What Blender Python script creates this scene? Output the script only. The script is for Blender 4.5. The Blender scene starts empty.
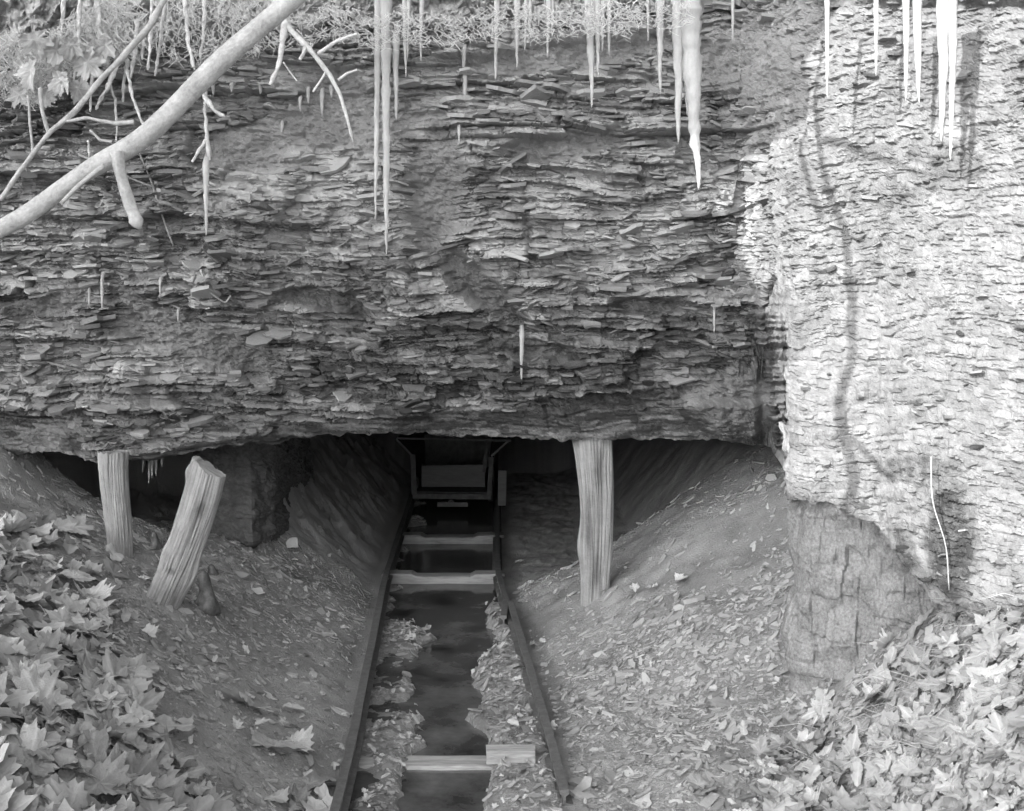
import bpy, math, random
import numpy as np
random.seed(7); rng = np.random.default_rng(11)
R = math.radians
S = bpy.context.scene

# ---------------------------------------------------------------- camera, sky, sun, exposure
F = 1236.0; PITCH = R(5.32); CH = 2.3
cam_d = bpy.data.cameras.new('camera'); cam = bpy.data.objects.new('camera', cam_d)
S.collection.objects.link(cam)
cam_d.sensor_width = 36.0; cam_d.lens = F / 1024 * 36.0; cam_d.clip_start = 0.05; cam_d.clip_end = 500
cam.location = (0, 0, CH); cam.rotation_euler = (R(90) - PITCH, 0, 0)
S.camera = cam
SUN = np.array((-.55, -.70, .44)); SUN /= np.linalg.norm(SUN)
elev = math.asin(SUN[2]); azim = math.atan2(SUN[0], SUN[1])
W = bpy.data.worlds.new('World'); S.world = W; W.use_nodes = True
nt = W.node_tree; bg = nt.nodes['Background']
sky = nt.nodes.new('ShaderNodeTexSky'); sky.sky_type = 'NISHITA'; sky.sun_disc = False; sky.dust_density = 4.0
sky.sun_elevation = elev; sky.sun_rotation = azim % (2 * math.pi)
bw = nt.nodes.new('ShaderNodeRGBToBW')
nt.links.new(sky.outputs[0], bw.inputs[0]); nt.links.new(bw.outputs[0], bg.inputs[0])
bg.inputs[1].default_value = 0.15
sl = bpy.data.lights.new('sun', 'SUN'); sl.energy = 2.0; sl.angle = R(.2); sl.color = (1, 1, 1)
so = bpy.data.objects.new('sun', sl); S.collection.objects.link(so)
from mathutils import Vector
so.rotation_euler = Vector(SUN).to_track_quat('Z', 'Y').to_euler(); so.location = (-20, -25, 18)
S.view_settings.view_transform = 'Standard'; S.view_settings.look = 'None'
S.view_settings.exposure = 1.75; S.view_settings.gamma = 1
S.cycles.use_denoising = True

# ---------------------------------------------------------------- projection helpers
SP, CP = math.sin(PITCH), math.cos(PITCH)
def P(px, py, D):
    """world point at depth Y = D seen at pixel px, py"""
    px = np.asarray(px, float); py = np.asarray(py, float)
    a = (px - 512) / F; b = (405.5 - py) / F
    vy = CP + b * SP; vz = -SP + b * CP
    k = D / vy
    return np.stack([a * k, np.broadcast_to(D, k.shape) * np.ones_like(k), CH + vz * k], -1)
def smooth(a, b, x):
    t = np.clip((x - a) / (b - a), 0, 1); return t * t * (3 - 2 * t)
# ---------------------------------------------------------------- noise
def _h(ix, iy, iz, seed):
    h = (ix.astype(np.int64) * 374761393 + iy.astype(np.int64) * 668265263 + iz.astype(np.int64) * 2147483647 + seed * 974634773) & 0xffffffff
    h = ((h ^ (h >> 13)) * 1274126177) & 0xffffffff
    h = ((h ^ (h >> 16)) * 2246822519) & 0xffffffff
    return ((h ^ (h >> 15)) & 0xffffff) / float(0xffffff)
def hsh(a, b, seed=0):
    a = np.asarray(a); b = np.asarray(b)
    a, b = np.broadcast_arrays(a, b)
    return _h(np.floor(a), np.floor(b), np.zeros_like(a), seed)
def vn(x, y, seed=0):
    x, y = np.broadcast_arrays(np.asarray(x, float), np.asarray(y, float))
    ix, iy = np.floor(x), np.floor(y); fx, fy = x - ix, y - iy
    fx = fx * fx * (3 - 2 * fx); fy = fy * fy * (3 - 2 * fy); o = np.zeros_like(ix)
    a = _h(ix, iy, o, seed); b = _h(ix + 1, iy, o, seed); c = _h(ix, iy + 1, o, seed); d = _h(ix + 1, iy + 1, o, seed)
    return (a + (b - a) * fx) + ((c + (d - c) * fx) - (a + (b - a) * fx)) * fy
def fbm(x, y, seed=0, n=4):
    s = 0; a = .5; t = 0
    for i in range(n):
        s = s + a * vn(x * 2 ** i, y * 2 ** i, seed + i * 17); t += a; a *= .5
    return s / t - .5

# ---------------------------------------------------------------- mesh helpers
def link(name, me, mat=None, parent=None):
    o = bpy.data.objects.new(name, me); S.collection.objects.link(o)
    if mat and me: me.materials.append(mat)
    if parent: o.parent = parent
    return o
def np_mesh(name, V, polys, tone=None, smooth_=False):
    """polys: list of (n,k) int arrays"""
    me = bpy.data.meshes.new(name)
    me.vertices.add(len(V)); me.vertices.foreach_set('co', np.ascontiguousarray(V, np.float32).ravel())
    loops = np.concatenate([p.ravel() for p in polys]); tot = np.concatenate([np.full(len(p), p.shape[1]) for p in polys])
    st = np.concatenate([[0], np.cumsum(tot)[:-1]])
    me.loops.add(len(loops)); me.loops.foreach_set('vertex_index', loops.astype(np.int32))
    me.polygons.add(len(tot)); me.polygons.foreach_set('loop_start', st.astype(np.int32)); me.polygons.foreach_set('loop_total', tot.astype(np.int32))
    me.update(calc_edges=True)
    me.polygons.foreach_set('use_smooth', np.full(len(tot), smooth_))
    if tone is not None:
        at = me.attributes.new('tone', 'FLOAT', 'POINT'); at.data.foreach_set('value', np.ascontiguousarray(tone, np.float32))
    return me
def grid_quads(n, m, off=0):
    i = np.arange(n - 1)[:, None] * m + np.arange(m - 1)[None, :]
    return np.stack([i, i + 1, i + m + 1, i + m], -1).reshape(-1, 4) + off
def tag(o, label=None, cat=None, group=None, kind=None):
    for k, v in (('label', label), ('category', cat), ('group', group), ('kind', kind)):
        if v: o[k] = v
    return o
def empty(name, loc=(0, 0, 0)):
    o = bpy.data.objects.new(name, None); S.collection.objects.link(o); o.location = loc; return o
class MB:
    def __init__(s): s.v = []; s.f = []
    def add(s, V, Fs):
        o = len(s.v); s.v += [tuple(map(float, p)) for p in V]; s.f += [tuple(int(i) + o for i in f) for f in Fs]
    def box(s, c, h, rot=None, jit=0.0):
        V = np.array([[x, y, z] for x in (-1, 1) for y in (-1, 1) for z in (-1, 1)], float) * np.array(h)
        V += rng.normal(0, 1, V.shape) * jit
        if rot is not None: V = V @ np.array(rot).T
        s.add(V + np.array(c), [(0, 1, 3, 2), (4, 6, 7, 5), (0, 4, 5, 1), (2, 3, 7, 6), (0, 2, 6, 4), (1, 5, 7, 3)])
    def tube(s, pts, rad, m=8, noise=0.0, freq=3.0, seed=0, ecc=1.0):
        pts = np.asarray(pts, float); n = len(pts); rad = np.broadcast_to(np.asarray(rad, float), (n,))
        T = np.gradient(pts, axis=0); T /= np.linalg.norm(T, axis=1)[:, None] + 1e-9
        ref = np.array((0.31, 1, .17)) if abs(T[:, 1]).mean() < .8 else np.array((1, .1, .2))
        U = np.cross(T, ref); U /= np.linalg.norm(U, axis=1)[:, None]; N = np.cross(T, U)
        a = np.arange(m) / m * 2 * np.pi
        L = np.concatenate([[0], np.cumsum(np.linalg.norm(np.diff(pts, axis=0), axis=1))])
        r = rad[:, None] * (1 + noise * 2 * (vn(np.cos(a)[None, :] * 1.3 + L[:, None] * freq + 7, np.sin(a)[None, :] * 1.3 + L[:, None] * freq * .3 + seed, seed) - .5))
        V = pts[:, None, :] + r[..., None] * (np.cos(a)[None, :, None] * U[:, None] + ecc * np.sin(a)[None, :, None] * N[:, None])
        V = V.reshape(-1, 3); Fs = []
        for i in range(n - 1):
            for j in range(m):
                Fs.append((i * m + j, i * m + (j + 1) % m, (i + 1) * m + (j + 1) % m, (i + 1) * m + j))
        Fs.append(tuple(range(m))[::-1]); Fs.append(tuple((n - 1) * m + j for j in range(m)))
        s.add(V, Fs)
    def build(s, name, mat, parent=None, sm=False):
        me = bpy.data.meshes.new(name); me.from_pydata(s.v, [], s.f); me.update()
        if sm: me.polygons.foreach_set('use_smooth', [True] * len(me.polygons))
        o = link(name, me, mat)
        if parent:
            o.parent = parent; o.matrix_parent_inverse = parent.matrix_basis.inverted()
        return o
def resample(pts, n):
    pts = np.asarray(pts, float); L = np.concatenate([[0], np.cumsum(np.linalg.norm(np.diff(pts, axis=0), axis=1))])
    t = np.linspace(0, L[-1], n); q = np.stack([np.interp(t, L, pts[:, k]) for k in range(pts.shape[1])], -1)
    for _ in range(2):
        q[1:-1] = (q[:-2] + 2 * q[1:-1] + q[2:]) / 4
    return q

# ---------------------------------------------------------------- materials (all neutral grey: a black and white picture)
def mat(name, lo, hi, scale=4, stretch=(1, 1, 1), bump=.3, bscale=40, rough=.9, tone=False, spec=.3, fine=.35, bdist=.01, **kw):
    m = bpy.data.materials.new(name); m.use_nodes = True; t = m.node_tree; n = t.nodes; b = n['Principled BSDF']
    b.inputs['Roughness'].default_value = rough; b.inputs['Specular IOR Level'].default_value = spec
    for k, v in kw.items(): b.inputs[k.replace('_', ' ')].default_value = v
    tc = n.new('ShaderNodeTexCoord'); mp = n.new('ShaderNodeMapping'); mp.inputs['Scale'].default_value = stretch
    t.links.new(tc.outputs['Object'], mp.inputs['Vector'])
    n1 = n.new('ShaderNodeTexNoise'); n1.inputs['Scale'].default_value = scale; n1.inputs['Detail'].default_value = 6; n1.inputs['Roughness'].default_value = .62
    n2 = n.new('ShaderNodeTexNoise'); n2.inputs['Scale'].default_value = bscale; n2.inputs['Detail'].default_value = 5; n2.inputs['Roughness'].default_value = .7
    for q in (n1, n2): t.links.new(mp.outputs[0], q.inputs['Vector'])
    def math_(op, a, c):
        q = n.new('ShaderNodeMath'); q.operation = op
        for i, x in enumerate((a, c)):
            if isinstance(x, (int, float)): q.inputs[i].default_value = x
            else: t.links.new(x, q.inputs[i])
        return q.outputs[0]
    mr = n.new('ShaderNodeMapRange'); mr.inputs[1].default_value = .32; mr.inputs[2].default_value = .68
    src = math_('ADD', math_('MULTIPLY', n1.outputs['Fac'], 1 - fine), math_('MULTIPLY', n2.outputs['Fac'], fine))
    if tone:
        at = n.new('ShaderNodeAttribute'); at.attribute_name = 'tone'
        src = math_('ADD', math_('MULTIPLY', src, .45), math_('MULTIPLY', at.outputs['Fac'], .55))
        mr.inputs[1].default_value = .25; mr.inputs[2].default_value = .75
    t.links.new(src, mr.inputs[0]); mr.inputs[3].default_value = lo; mr.inputs[4].default_value = hi
    t.links.new(mr.outputs[0], b.inputs['Base Color'])
    if bump:
        bp = n.new('ShaderNodeBump'); bp.inputs['Strength'].default_value = bump; bp.inputs['Distance'].default_value = bdist
        t.links.new(n2.outputs['Fac'], bp.inputs['Height']); t.links.new(bp.outputs[0], b.inputs['Normal'])
    return m
M = {}
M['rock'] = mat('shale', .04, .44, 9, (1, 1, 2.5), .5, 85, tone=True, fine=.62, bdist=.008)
M['coal'] = mat('coal_face', .08, .36, 6, (1, 1, .85), .7, 80, rough=.8, fine=.6); M['pillar'] = mat('pillar_coal', .04, .14, 8, (1, 1, 1.5), .8, 40, rough=.8, fine=.5)
M['dirt'] = mat('dirt', .13, .48, 5, (1, 1, 1), .9, 80, fine=.55, bdist=.02, tone=True)
M['chip'] = mat('shale_chip', .16, .46, 3, (1, 1, 1), .4, 60, tone=True)
M['leaf'] = mat('dry_leaf', .25, .64, 3, (1, 1, 1), .5, 22, rough=.75, bdist=.03, tone=True)
t = M['leaf'].node_tree; bs = t.nodes['Principled BSDF']; src = bs.inputs['Base Color'].links[0].from_socket     # each leaf bleached differently
oi = t.nodes.new('ShaderNodeObjectInfo'); mr = t.nodes.new('ShaderNodeMapRange'); mr.inputs[3].default_value = .6; mr.inputs[4].default_value = 1.15
mu = t.nodes.new('ShaderNodeMath'); mu.operation = 'MULTIPLY'
t.links.new(oi.outputs['Random'], mr.inputs[0]); t.links.new(src, mu.inputs[0]); t.links.new(mr.outputs[0], mu.inputs[1]); t.links.new(mu.outputs[0], bs.inputs['Base Color'])
M['leafs'] = mat('dry_leaf_litter', .16, .48, 5, (1, 1, 1), .35, 45, rough=.75, tone=True)
M['wood'] = mat('weathered_wood', .13, .42, 18, (1, 1, 1), .8, 70, bdist=.006, tone=True)
M['plank'] = mat('tie_wood', .2, .5, 7, (.6, 5, 5), .7, 18)
M['bark'] = mat('bare_wood', .26, .58, 14, (1, 1, 1), .6, 70, fine=.5)
M['frost'] = mat('frosted_root', .36, .78, 30, (1, 1, 1), .9, 130, bdist=.006)
M['sod'] = mat('frosted_sod', .26, .75, 14, (1, 1, 1), 1.0, 90, bdist=.02)
M['ice'] = mat('ice', .6, .85, 30, (1, 1, .5), .6, 70, rough=.14, spec=.5, fine=.4, bdist=.006, Transmission_Weight=.55, IOR=1.31)
M['dice'] = mat('clear_ice', .06, .3, 20, (1, 1, 1), .3, 30, rough=.08, spec=.6, Transmission_Weight=.35, IOR=1.31)
M['rail'] = mat('rusty_rail', .09, .2, 20, (1, 1, 1), .4, 90, rough=.6, Metallic=.3)
M['iron'] = mat('rusty_iron', .07, .16, 18, (1, 1, 1), .4, 80, rough=.65, Metallic=.3)
M['board'] = mat('car_board', .12, .2, 6, (.5, 3, 3), .4, 30)
M['water'] = mat('water', .025, .15, 3.2, (1, 1, 1), .12, 7, fine=.2, rough=.1, spec=.5, bdist=.01)
M['grass'] = mat('dead_grass', .28, .5, 10, (1, 1, 1), .1, 40)
M['hill'] = mat('hillside_soil', .08, .25, 1, (1, 1, 1), .8, 6)

# ---------------------------------------------------------------- the cliff over the entry
def interp(tab, x): return np.interp(x, [a for a, _ in tab], [b for _, b in tab])
LIP = [(-400, 470), (20, 449), (70, 449), (110, 457), (160, 453), (230, 441), (290, 434), (400, 430), (520, 433), (640, 436), (700, 434), (770, 446), (781, 470), (786, 500), (800, 499), (830, 505), (880, 525), (930, 600), (1024, 640), (1500, 700)]
px = np.concatenate([np.arange(-420, -12, 8), np.arange(-12, 752, 1.5), np.arange(752, 800, .7), np.arange(800, 1040, 1.75), np.arange(1040, 1500, 8)])
NV = 500; NR = 26
PY0 = -170
v = np.linspace(0, 1, NV) ** .93
PX = np.broadcast_to(px[None, :], (NV, len(px))); LP = interp(LIP, px) + (7 * fbm(px / 14., px * 0, 5, 3) + 3 * fbm(px / 4., px * 0, 6)) * np.where(px < 775, 1, np.where(px > 790, 1.9, 0))
PY = PY0 + v[:, None] * (LP[None, :] - PY0)
def main_depth(px, py):
    d = np.interp(py, [-170, -75, -45, 6, 130, 210, 300, 370, 440, 700], [7.25, 7.25, 7.6, 7.6, 7.56, 7.58, 7.75, 7.92, 8.15, 8.4])
    d = d - .18 * np.exp(-((px - 130) / 90.) ** 2 - ((py - 420) / 60.) ** 2)
    d = d - .13 * smooth(180, 270, px) * (1 - smooth(404, 424, px + 10 * vn(py / 7., py * 0, 3))) * smooth(110, 185, py) * (1 - smooth(225, 290, py))
    d = d - .35 * smooth(60, -300, px)
    return d
def butt_depth(px, py):
    d = np.interp(px, [740, 780, 800, 880, 980, 1100, 1500], [6.9, 6.45, 6.25, 6.05, 5.75, 5.2, 4.4])
    return d + np.interp(py, [-170, -14, 6, 250, 480, 700], [.3, .3, .45, .3, .02, -.25])
def face_depth(px, py):
    e = np.interp(py, [-170, 0, 130, 250, 320, 371, 500], [810, 800, 775, 760, 768, 778, 782])
    w = np.interp(py, [-170, 0, 130, 250, 320, 371, 500], [150, 140, 110, 60, 26, 14, 9])
    e = e + (14 * (vn(py / 9., px * 0, 5) - .5) + 7 * (vn(py / 3., px * 0, 6) - .5)) * smooth(270, 340, py)
    k = smooth(-1, 1, (px - e) / w * 1.4)
    return main_depth(px, py) * (1 - k) + butt_depth(px, py) * k
D0 = face_depth(PX, PY)
B = P(PX, PY, D0)
# base normals (horizontal) from a smoothed base
dx = np.gradient(B, axis=1); dz = np.gradient(B, axis=0)
N = np.cross(dx, dz); N /= np.linalg.norm(N, axis=2)[..., None] + 1e-9
N[..., 2] *= .3; N[N[..., 1] > 0] *= -1
N /= np.linalg.norm(N, axis=2)[..., None]
for _ in range(3):
    N[:, 1:-1] = (N[:, :-2] + N[:, 1:-1] * 2 + N[:, 2:]) / 4
def box(A, w, ax):
    pad = [(0, 0)] * A.ndim; pad[ax] = (w + 1, w); Cc = np.cumsum(np.pad(A, pad, mode='edge'), axis=ax)
    n_ = A.shape[ax]; return (np.take(Cc, range(2 * w + 1, 2 * w + 1 + n_), ax) - np.take(Cc, range(0, n_), ax)) / (2 * w + 1)
jc = np.abs(px - 745).argmin()
N[:, :jc] = box(box(box(N[:, :jc], 35, 1), 30, 0), 30, 0)
N[:, jc:] = box(N[:, jc:], 14, 0)
N /= np.linalg.norm(N, axis=2)[..., None]
def ell(px, py, cx, cy, rx, ry, rot=0):
    c, s = math.cos(R(rot)), math.sin(R(rot)); x = px - cx; y = py - cy
    u = (x * c + y * s) / rx; w_ = (-x * s + y * c) / ry
    return np.clip(1.6 - 1.3 * (u * u + w_ * w_), 0, 1)
SOILS = [(205, 340, 95, 22, 14), (150, 305, 45, 12, 35), (432, 190, 28, 62, 8), (478, 285, 62, 20, 42), (738, 402, 48, 36, -8), (745, 66, 62, 38, 0), (340, 100, 40, 26, 10), (250, 150, 50, 20, 0), (345, 130, 90, 26, 0), (60, 300, 40, 14, -10), (560, 150, 70, 14, -8), (330, 300, 60, 12, 12), (520, 345, 60, 10, -4), (560, 60, 120, 16, -6), (620, 395, 70, 12, -6), (650, 300, 40, 10, 5)]
def layers(s, z, px, py):
    """protrusion (m) and tone of the bedded, broken shale"""
    soil = np.zeros_like(s)
    for q in SOILS: soil = np.maximum(soil, ell(px + 22 * fbm(s * 4, z * 4, 31), py + 22 * fbm(s * 4, z * 4, 37), *q))
    lipband = np.interp(px, [-100, 0, 80, 100, 300, 400, 520, 640, 700, 790], [50, 45, 40, 8, 10, 22, 30, 34, 40, 50])
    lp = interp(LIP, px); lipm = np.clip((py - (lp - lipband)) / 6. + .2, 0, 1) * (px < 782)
    zz = z + .16 * fbm(s * .45, z * .5, 3) + .10 * fbm(s * 1.6, z * 1.4, 4) + .018 * fbm(s * 4.5, z * 4, 8) - .03 * s * (s > 1) + smooth(760, 800, px) * (.06 * fbm(s * 2.6, z * 2.2, 28) + .02 * fbm(s * 9, z * 9, 29))
    tot = np.zeros_like(s); tone = np.zeros_like(s)
    for i, (th, amp, L, wt) in enumerate(((.62, .11, 1.9, .0), (.26, .13, .8, .2), (.10, .075, .34, .25), (.042, .048, .20, .3), (.018, .022, .11, .25))):
        zw = zz / th + .9 * vn(zz / th * .35, s * .12, 50 + i) + .25 * fbm(s * 3 / (L + .3), zz / th, 60 + i)
        k = np.floor(zw); f = zw - k
        Lk = L * (1 - .6 * smooth(735, 795, px)) * (.5 + 1.2 * hsh(k, k * 0, 70 + i)); xs = s / Lk + hsh(k, k * 0, 71 + i) * 17 + .5 * fbm(s * 4 / L, zw * 1.5, 80 + i)
        c = np.floor(xs); g = xs - c
        p = hsh(k * 3 + 1, c, 90 + i)
        edge = np.minimum(g, 1 - g)
        prof = (1 - .65 * f ** 1.5) * smooth(0, .10, edge + .04)          # sheds back towards its top, crisp overhanging foot
        q = (p ** 1.6) * prof
        kb_ = smooth(735, 795, px); tot = tot + amp * (smooth(700, 640, px) if i == 0 else 1) * (1 - kb_ + kb_ * (.03, .09, .26, .62, 1.1)[i] * (.45 + 1.1 * vn(s * 1.7, z * 2.3, 140 + i))) * q; tone = tone + wt * hsh(k * 3 + 1, c, 95 + i)
    rough = .018 * fbm(s * 30, z * 55, 12, 4) + .03 * fbm(s * 7, z * 10, 13, 3)
    damp = 1 - .93 * np.maximum(soil, .88 * lipm)
    d = tot * damp + rough * (1 + 1.2 * soil) + .05 * fbm(s * 1.1, z * 1.3, 21) + soil * .07 + lipm * .08
    return d, tone, soil, lipm
Sx = B[..., 0] - .75 * B[..., 1]; Zx = B[..., 2]
disp, tone, soil, lipm = layers(Sx, Zx, PX, PY)
disp *= np.interp(PX, [730, 795], [1.4, .75])                               # the buttress is finer bedded
disp *= 1 - .65 * smooth(748, 762, PX) * smooth(800, 788, PX) * smooth(250, 300, PY)
disp[-1] *= .6
tone = tone * (1 - soil) + (.36 + .25 * fbm(Sx * 12, Zx * 12, 5)) * soil
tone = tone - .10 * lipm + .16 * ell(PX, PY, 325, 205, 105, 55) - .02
kb = smooth(745, 800, PX); tone = tone * (1 - .62 * kb) + .62 * .34 * kb; tone = tone + .20 * smooth(200, 20, PY) * smooth(830, 760, PX) + .07 * smooth(300, 220, PY) * smooth(760, 700, PX) + sum(a_ * ell(PX + 14 * fbm(Sx * 9, Zx * 9, 3), PY + 10 * fbm(Sx * 8, Zx * 16, 4), *q_) for a_, q_ in ((.25, (735, 402, 45, 34)), (-.30, (952, 545, 26, 62)), (-.22, (895, 560, 22, 34)), (-.16, (925, 470, 40, 16)), (-.14, (960, 165, 34, 14)), (.3, (712, 192, 42, 22)), (.3, (450, 112, 36, 10)), (.4, (486, 241, 20, 8)), (.28, (690, 150, 60, 14)), (.25, (700, 240, 30, 9)), (.25, (640, 215, 26, 6)), (.25, (300, 190, 90, 14)), (.2, (590, 30, 90, 20)))) - .24 * smooth(230, 380, PY) * (1 - smooth(750, 790, PX)) * smooth(150, 330, PX)  # tone paints sky light up top, undercut shade below, dirt and shadow low right
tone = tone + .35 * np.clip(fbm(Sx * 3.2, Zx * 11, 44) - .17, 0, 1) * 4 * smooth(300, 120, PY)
FV = B + N * disp[..., None]
# the roof, running back into the hill from the lip
lipP = FV[-1]; inward = np.where(px < 768, 1.0, 0.0)
rv = []; rt = []
for k in range(1, NR + 1):
    q = lipP.copy(); t = (k / NR) ** 1.8 * 13
    q[:, 1] = lipP[:, 1] + t * inward + (1 - inward) * .15 * k / NR; q[:, 0] += (1 - inward) * .5 * k / NR
    q[:, 2] = lipP[:, 2] + inward * (.05 * smooth(0, .4, t) + .10 * fbm(q[:, 0] * 1.3, q[:, 1] * 1.3, 9)) + (1 - inward) * .04
    rv.append(q); rt.append(np.full(len(px), .2))
ALL = np.concatenate([FV] + [q[None] for q in rv]).reshape(-1, 3)
TONE = np.concatenate([tone] + [q[None] for q in rt]).ravel()
polys = [grid_quads(NV + NR, len(px))]
# loose flakes and slabs jutting from the beds (same rock, same mesh)
def plates(C, size, thick, yaw, pitch, roll, asp, seed):
    n = len(C); g = np.random.default_rng(seed); k = 9
    a = (np.arange(k)[None, :] + g.uniform(-.35, .35, (n, k))) / k * 2 * np.pi
    r = g.uniform(.5, 1.05, (n, k))
    loc = np.stack([np.cos(a) * r * size[:, None], np.sin(a) * r * size[:, None] * asp[:, None], np.zeros((n, k))], -1)
    top = loc + np.array([0, 0, 1.]) * thick[:, None, None] / 2; bot = loc * .94 - np.array([0, 0, 1.]) * thick[:, None, None] / 2
    top[..., 2] += g.uniform(-.15, .15, (n, k)) * thick[:, None]
    V = np.concatenate([top, bot], 1)
    def rot(V, ang, i, j):
        c, s = np.cos(ang)[:, None], np.sin(ang)[:, None]; W_ = V.copy()
        W_[..., i] = c * V[..., i] - s * V[..., j]; W_[..., j] = s * V[..., i] + c * V[..., j]; return W_
    V = rot(V, roll, 1, 2); V = rot(V, pitch, 0, 2); V = rot(V, yaw, 0, 1)
    V = V + C[:, None, :]
    o = (np.arange(n) * 2 * k)[:, None]
    tp = o + np.arange(k)[None, :]; bt = o + k + np.arange(k)[::-1][None, :]
    i = np.arange(k); j = (i + 1) % k
    q = np.stack([np.broadcast_to(i, (n, k)) + o, np.broadcast_to(i + k, (n, k)) + o, np.broadcast_to(j + k, (n, k)) + o, np.broadcast_to(j, (n, k)) + o], -1).reshape(-1, 4)
    return V.reshape(-1, 3), [np.concatenate([tp, bt]), q], 2 * k
n = 8500
ii = rng.integers(20, NV - 6, n); jj = rng.integers(40, len(px) - 40, n)
keep = ((px[jj] < 752) | (px[jj] > 802) | ((rng.random(n) < .15) & (PY[ii, jj] < 270))) & ((px[jj] < 780) | (rng.random(n) < .4)) & (soil[ii, jj] < .3) & (lipm[ii, jj] < .4) & (rng.random(n) < .9)
ii, jj = ii[keep], jj[keep]; n = len(ii)
sz = rng.lognormal(math.log(.044), .55, n).clip(.014, .12)
bt = np.interp(px[jj], [740, 800], [1, .55]); sz *= bt
C = FV[ii, jj] + N[ii, jj] * (rng.uniform(-.3, .35, n) * sz)[:, None]
fv, fp, k2 = plates(C, sz, sz * rng.uniform(.08, .2, n) + .003, rng.normal(0, .6, n), rng.normal(0, .16, n), rng.normal(.10, .28, n), rng.uniform(.45, .9, n), 3)
base = len(ALL)
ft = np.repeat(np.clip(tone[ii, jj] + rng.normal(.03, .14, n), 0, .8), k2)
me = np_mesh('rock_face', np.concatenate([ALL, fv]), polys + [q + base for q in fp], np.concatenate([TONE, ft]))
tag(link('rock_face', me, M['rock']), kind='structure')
def face_at(px_, py_, lift=0.0):
    """a point on the built face, lifted off it by lift metres"""
    j = np.abs(px - px_).argmin(); i = np.abs(PY[:, j] - py_).argmin()
    return FV[i, j] + N[i, j] * lift
# the wooded hill above the cliff
top = FV[0]
hv = []
for k in range(16):
    t = k / 15.
    q = top.copy(); q[:, 1] += t * 14; q[:, 2] += t * 9 + .5 * fbm(q[:, 0] * .6, q[:, 1] * .6, 3) * (k > 0); hv.append(q)
tag(link('hillside', np_mesh('hillside', np.concatenate(hv), [grid_quads(16, len(px))]), M['hill']), kind='structure')

# ---------------------------------------------------------------- ground
RL = [(4, -.70), (5.92, -.776), (9.48, -.974), (13.3, -1.08), (20, -1.2)]
RR = [(4, .30), (5.92, .172), (8.6, -.035), (9.7, -.118), (13.5, -.164), (20, -.25)]
def xl(y): return interp(RL, y)
def xr(y): return interp(RR, y)
def ground(x, y, detail=True):
    x, y = np.broadcast_arrays(np.asarray(x, float), np.asarray(y, float))
    l = xl(y) - x; r = x - xr(y)
    wob = .25 * fbm(x * .9, y * .9, 41)
    aL = np.interp(y, [3, 5, 8, 8.8, 9.6, 12], [.42, .45, .45, .5, 1.0, 1.0])
    aR = np.interp(y, [3, 5, 6, 6.5, 7.1, 8, 8.8], [.08, .05, .05, .13, .36, .58, .60])
    zl = aL * np.maximum(l - .12, 0) + .18 * np.exp(-((x + 2.0) / .6) ** 2 - ((y - 4.9) / 1.1) ** 2)
    zl = zl + .22 * smooth(1.9, 2.6, l) * smooth(7.2, 8.0, y)
    # cavity to the left, behind the props
    cav = smooth(8.3, 8.7, y) * smooth(1.15, 1.3, l) * smooth(11.2, 10.4, y) * smooth(2.7, 2.4, l)
    zl = zl * (1 - cav) + cav * .55
    zr1 = aR * np.maximum(r - .12, 0) + .82 * np.maximum(x - 1.47, 0) * smooth(7.2, 5.9, y)
    zr2 = .10 * np.maximum(r - .05, 0) + 1.3 * np.maximum(r - 1.2, 0)
    zr1 = np.where(y > 8.4, np.minimum(zr1, .6 * 1.9 + (r - 1.9) * .6 + 9 * (r < 0)), zr1)
    k = smooth(8.9, 9.7, y - .10 * r + .3 * fbm(x * 2, y * 2, 77))
    zr = zr1 * (1 - k) + zr2 * k
    side = np.where(l > 0, zl, np.where(r > 0, zr, 0))
    out = np.maximum(np.maximum(l, r), 0)
    side = side + wob * smooth(.1, 1.0, out) * .8
    # stream between the rails
    cx = np.interp(y, [5, 6.05, 6.94, 7.9, 8.9, 9.6, 14], [-.3, -.305, -.405, -.37, -.48, -.54, -.6])
    hw = np.interp(y, [5, 6.05, 6.94, 7.9, 8.9, 9.6, 14], [.17, .195, .18, .22, .36, .44, .44])
    ch = smooth(1.15, .75, np.abs(x - cx) / hw + 1.3 * fbm(x * 2.6, y * 3.2, 15) + .35 * fbm(x * 9, y * 9, 16))
    bed = -.02 + (.09 * fbm(x * 4, y * 4, 23) + .05 * fbm(x * 14, y * 14, 24)) * (1 - ch) + .05 * smooth(.45, .1, np.minimum(np.abs(r), 9)) * (y < 8.6) * (1 - ch) - .13 * ch
    z = np.where(out > 0, side, bed) + .02 * (out > 0) 
    # hill walls far back so that the mine closes
    z = z + 2.5 * smooth(15.5, 17.5, y) * smooth(14, 4, np.abs(x)) 
    if detail:
        z = z + (.10 * fbm(x * 2.4, y * 2.4, 51) + .03 * np.floor(4 * vn((x * .8 - y * .6) * 2.2 + 9, (x * .6 + y * .8) * 1.1, 57)) / 4 + .035 * fbm(x * 11, y * 11, 52) + .022 * np.abs(fbm(x * 30, y * 30, 53, 3))) * smooth(.0, .25, out)
        ledge = fbm((x * .8 + y * .5) * 7, (y * .8 - x * .5) * 1.5, 61)
        z = z + smooth(9, 10, y) * smooth(.1, .4, l) * .25 * np.floor(ledge * 6) / 6
    return z
gx = np.concatenate([np.linspace(-60, -4.2, 28), np.linspace(-4.1, 3.0, 400), np.linspace(3.1, 60, 28)])
gy = np.concatenate([np.linspace(-60, 2.6, 26), np.linspace(2.7, 9.6, 430), np.linspace(9.62, 15, 170), np.linspace(15.1, 60, 24)])
GX, GY = np.meshgrid(gx, gy)
GZ = ground(GX, GY)
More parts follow.
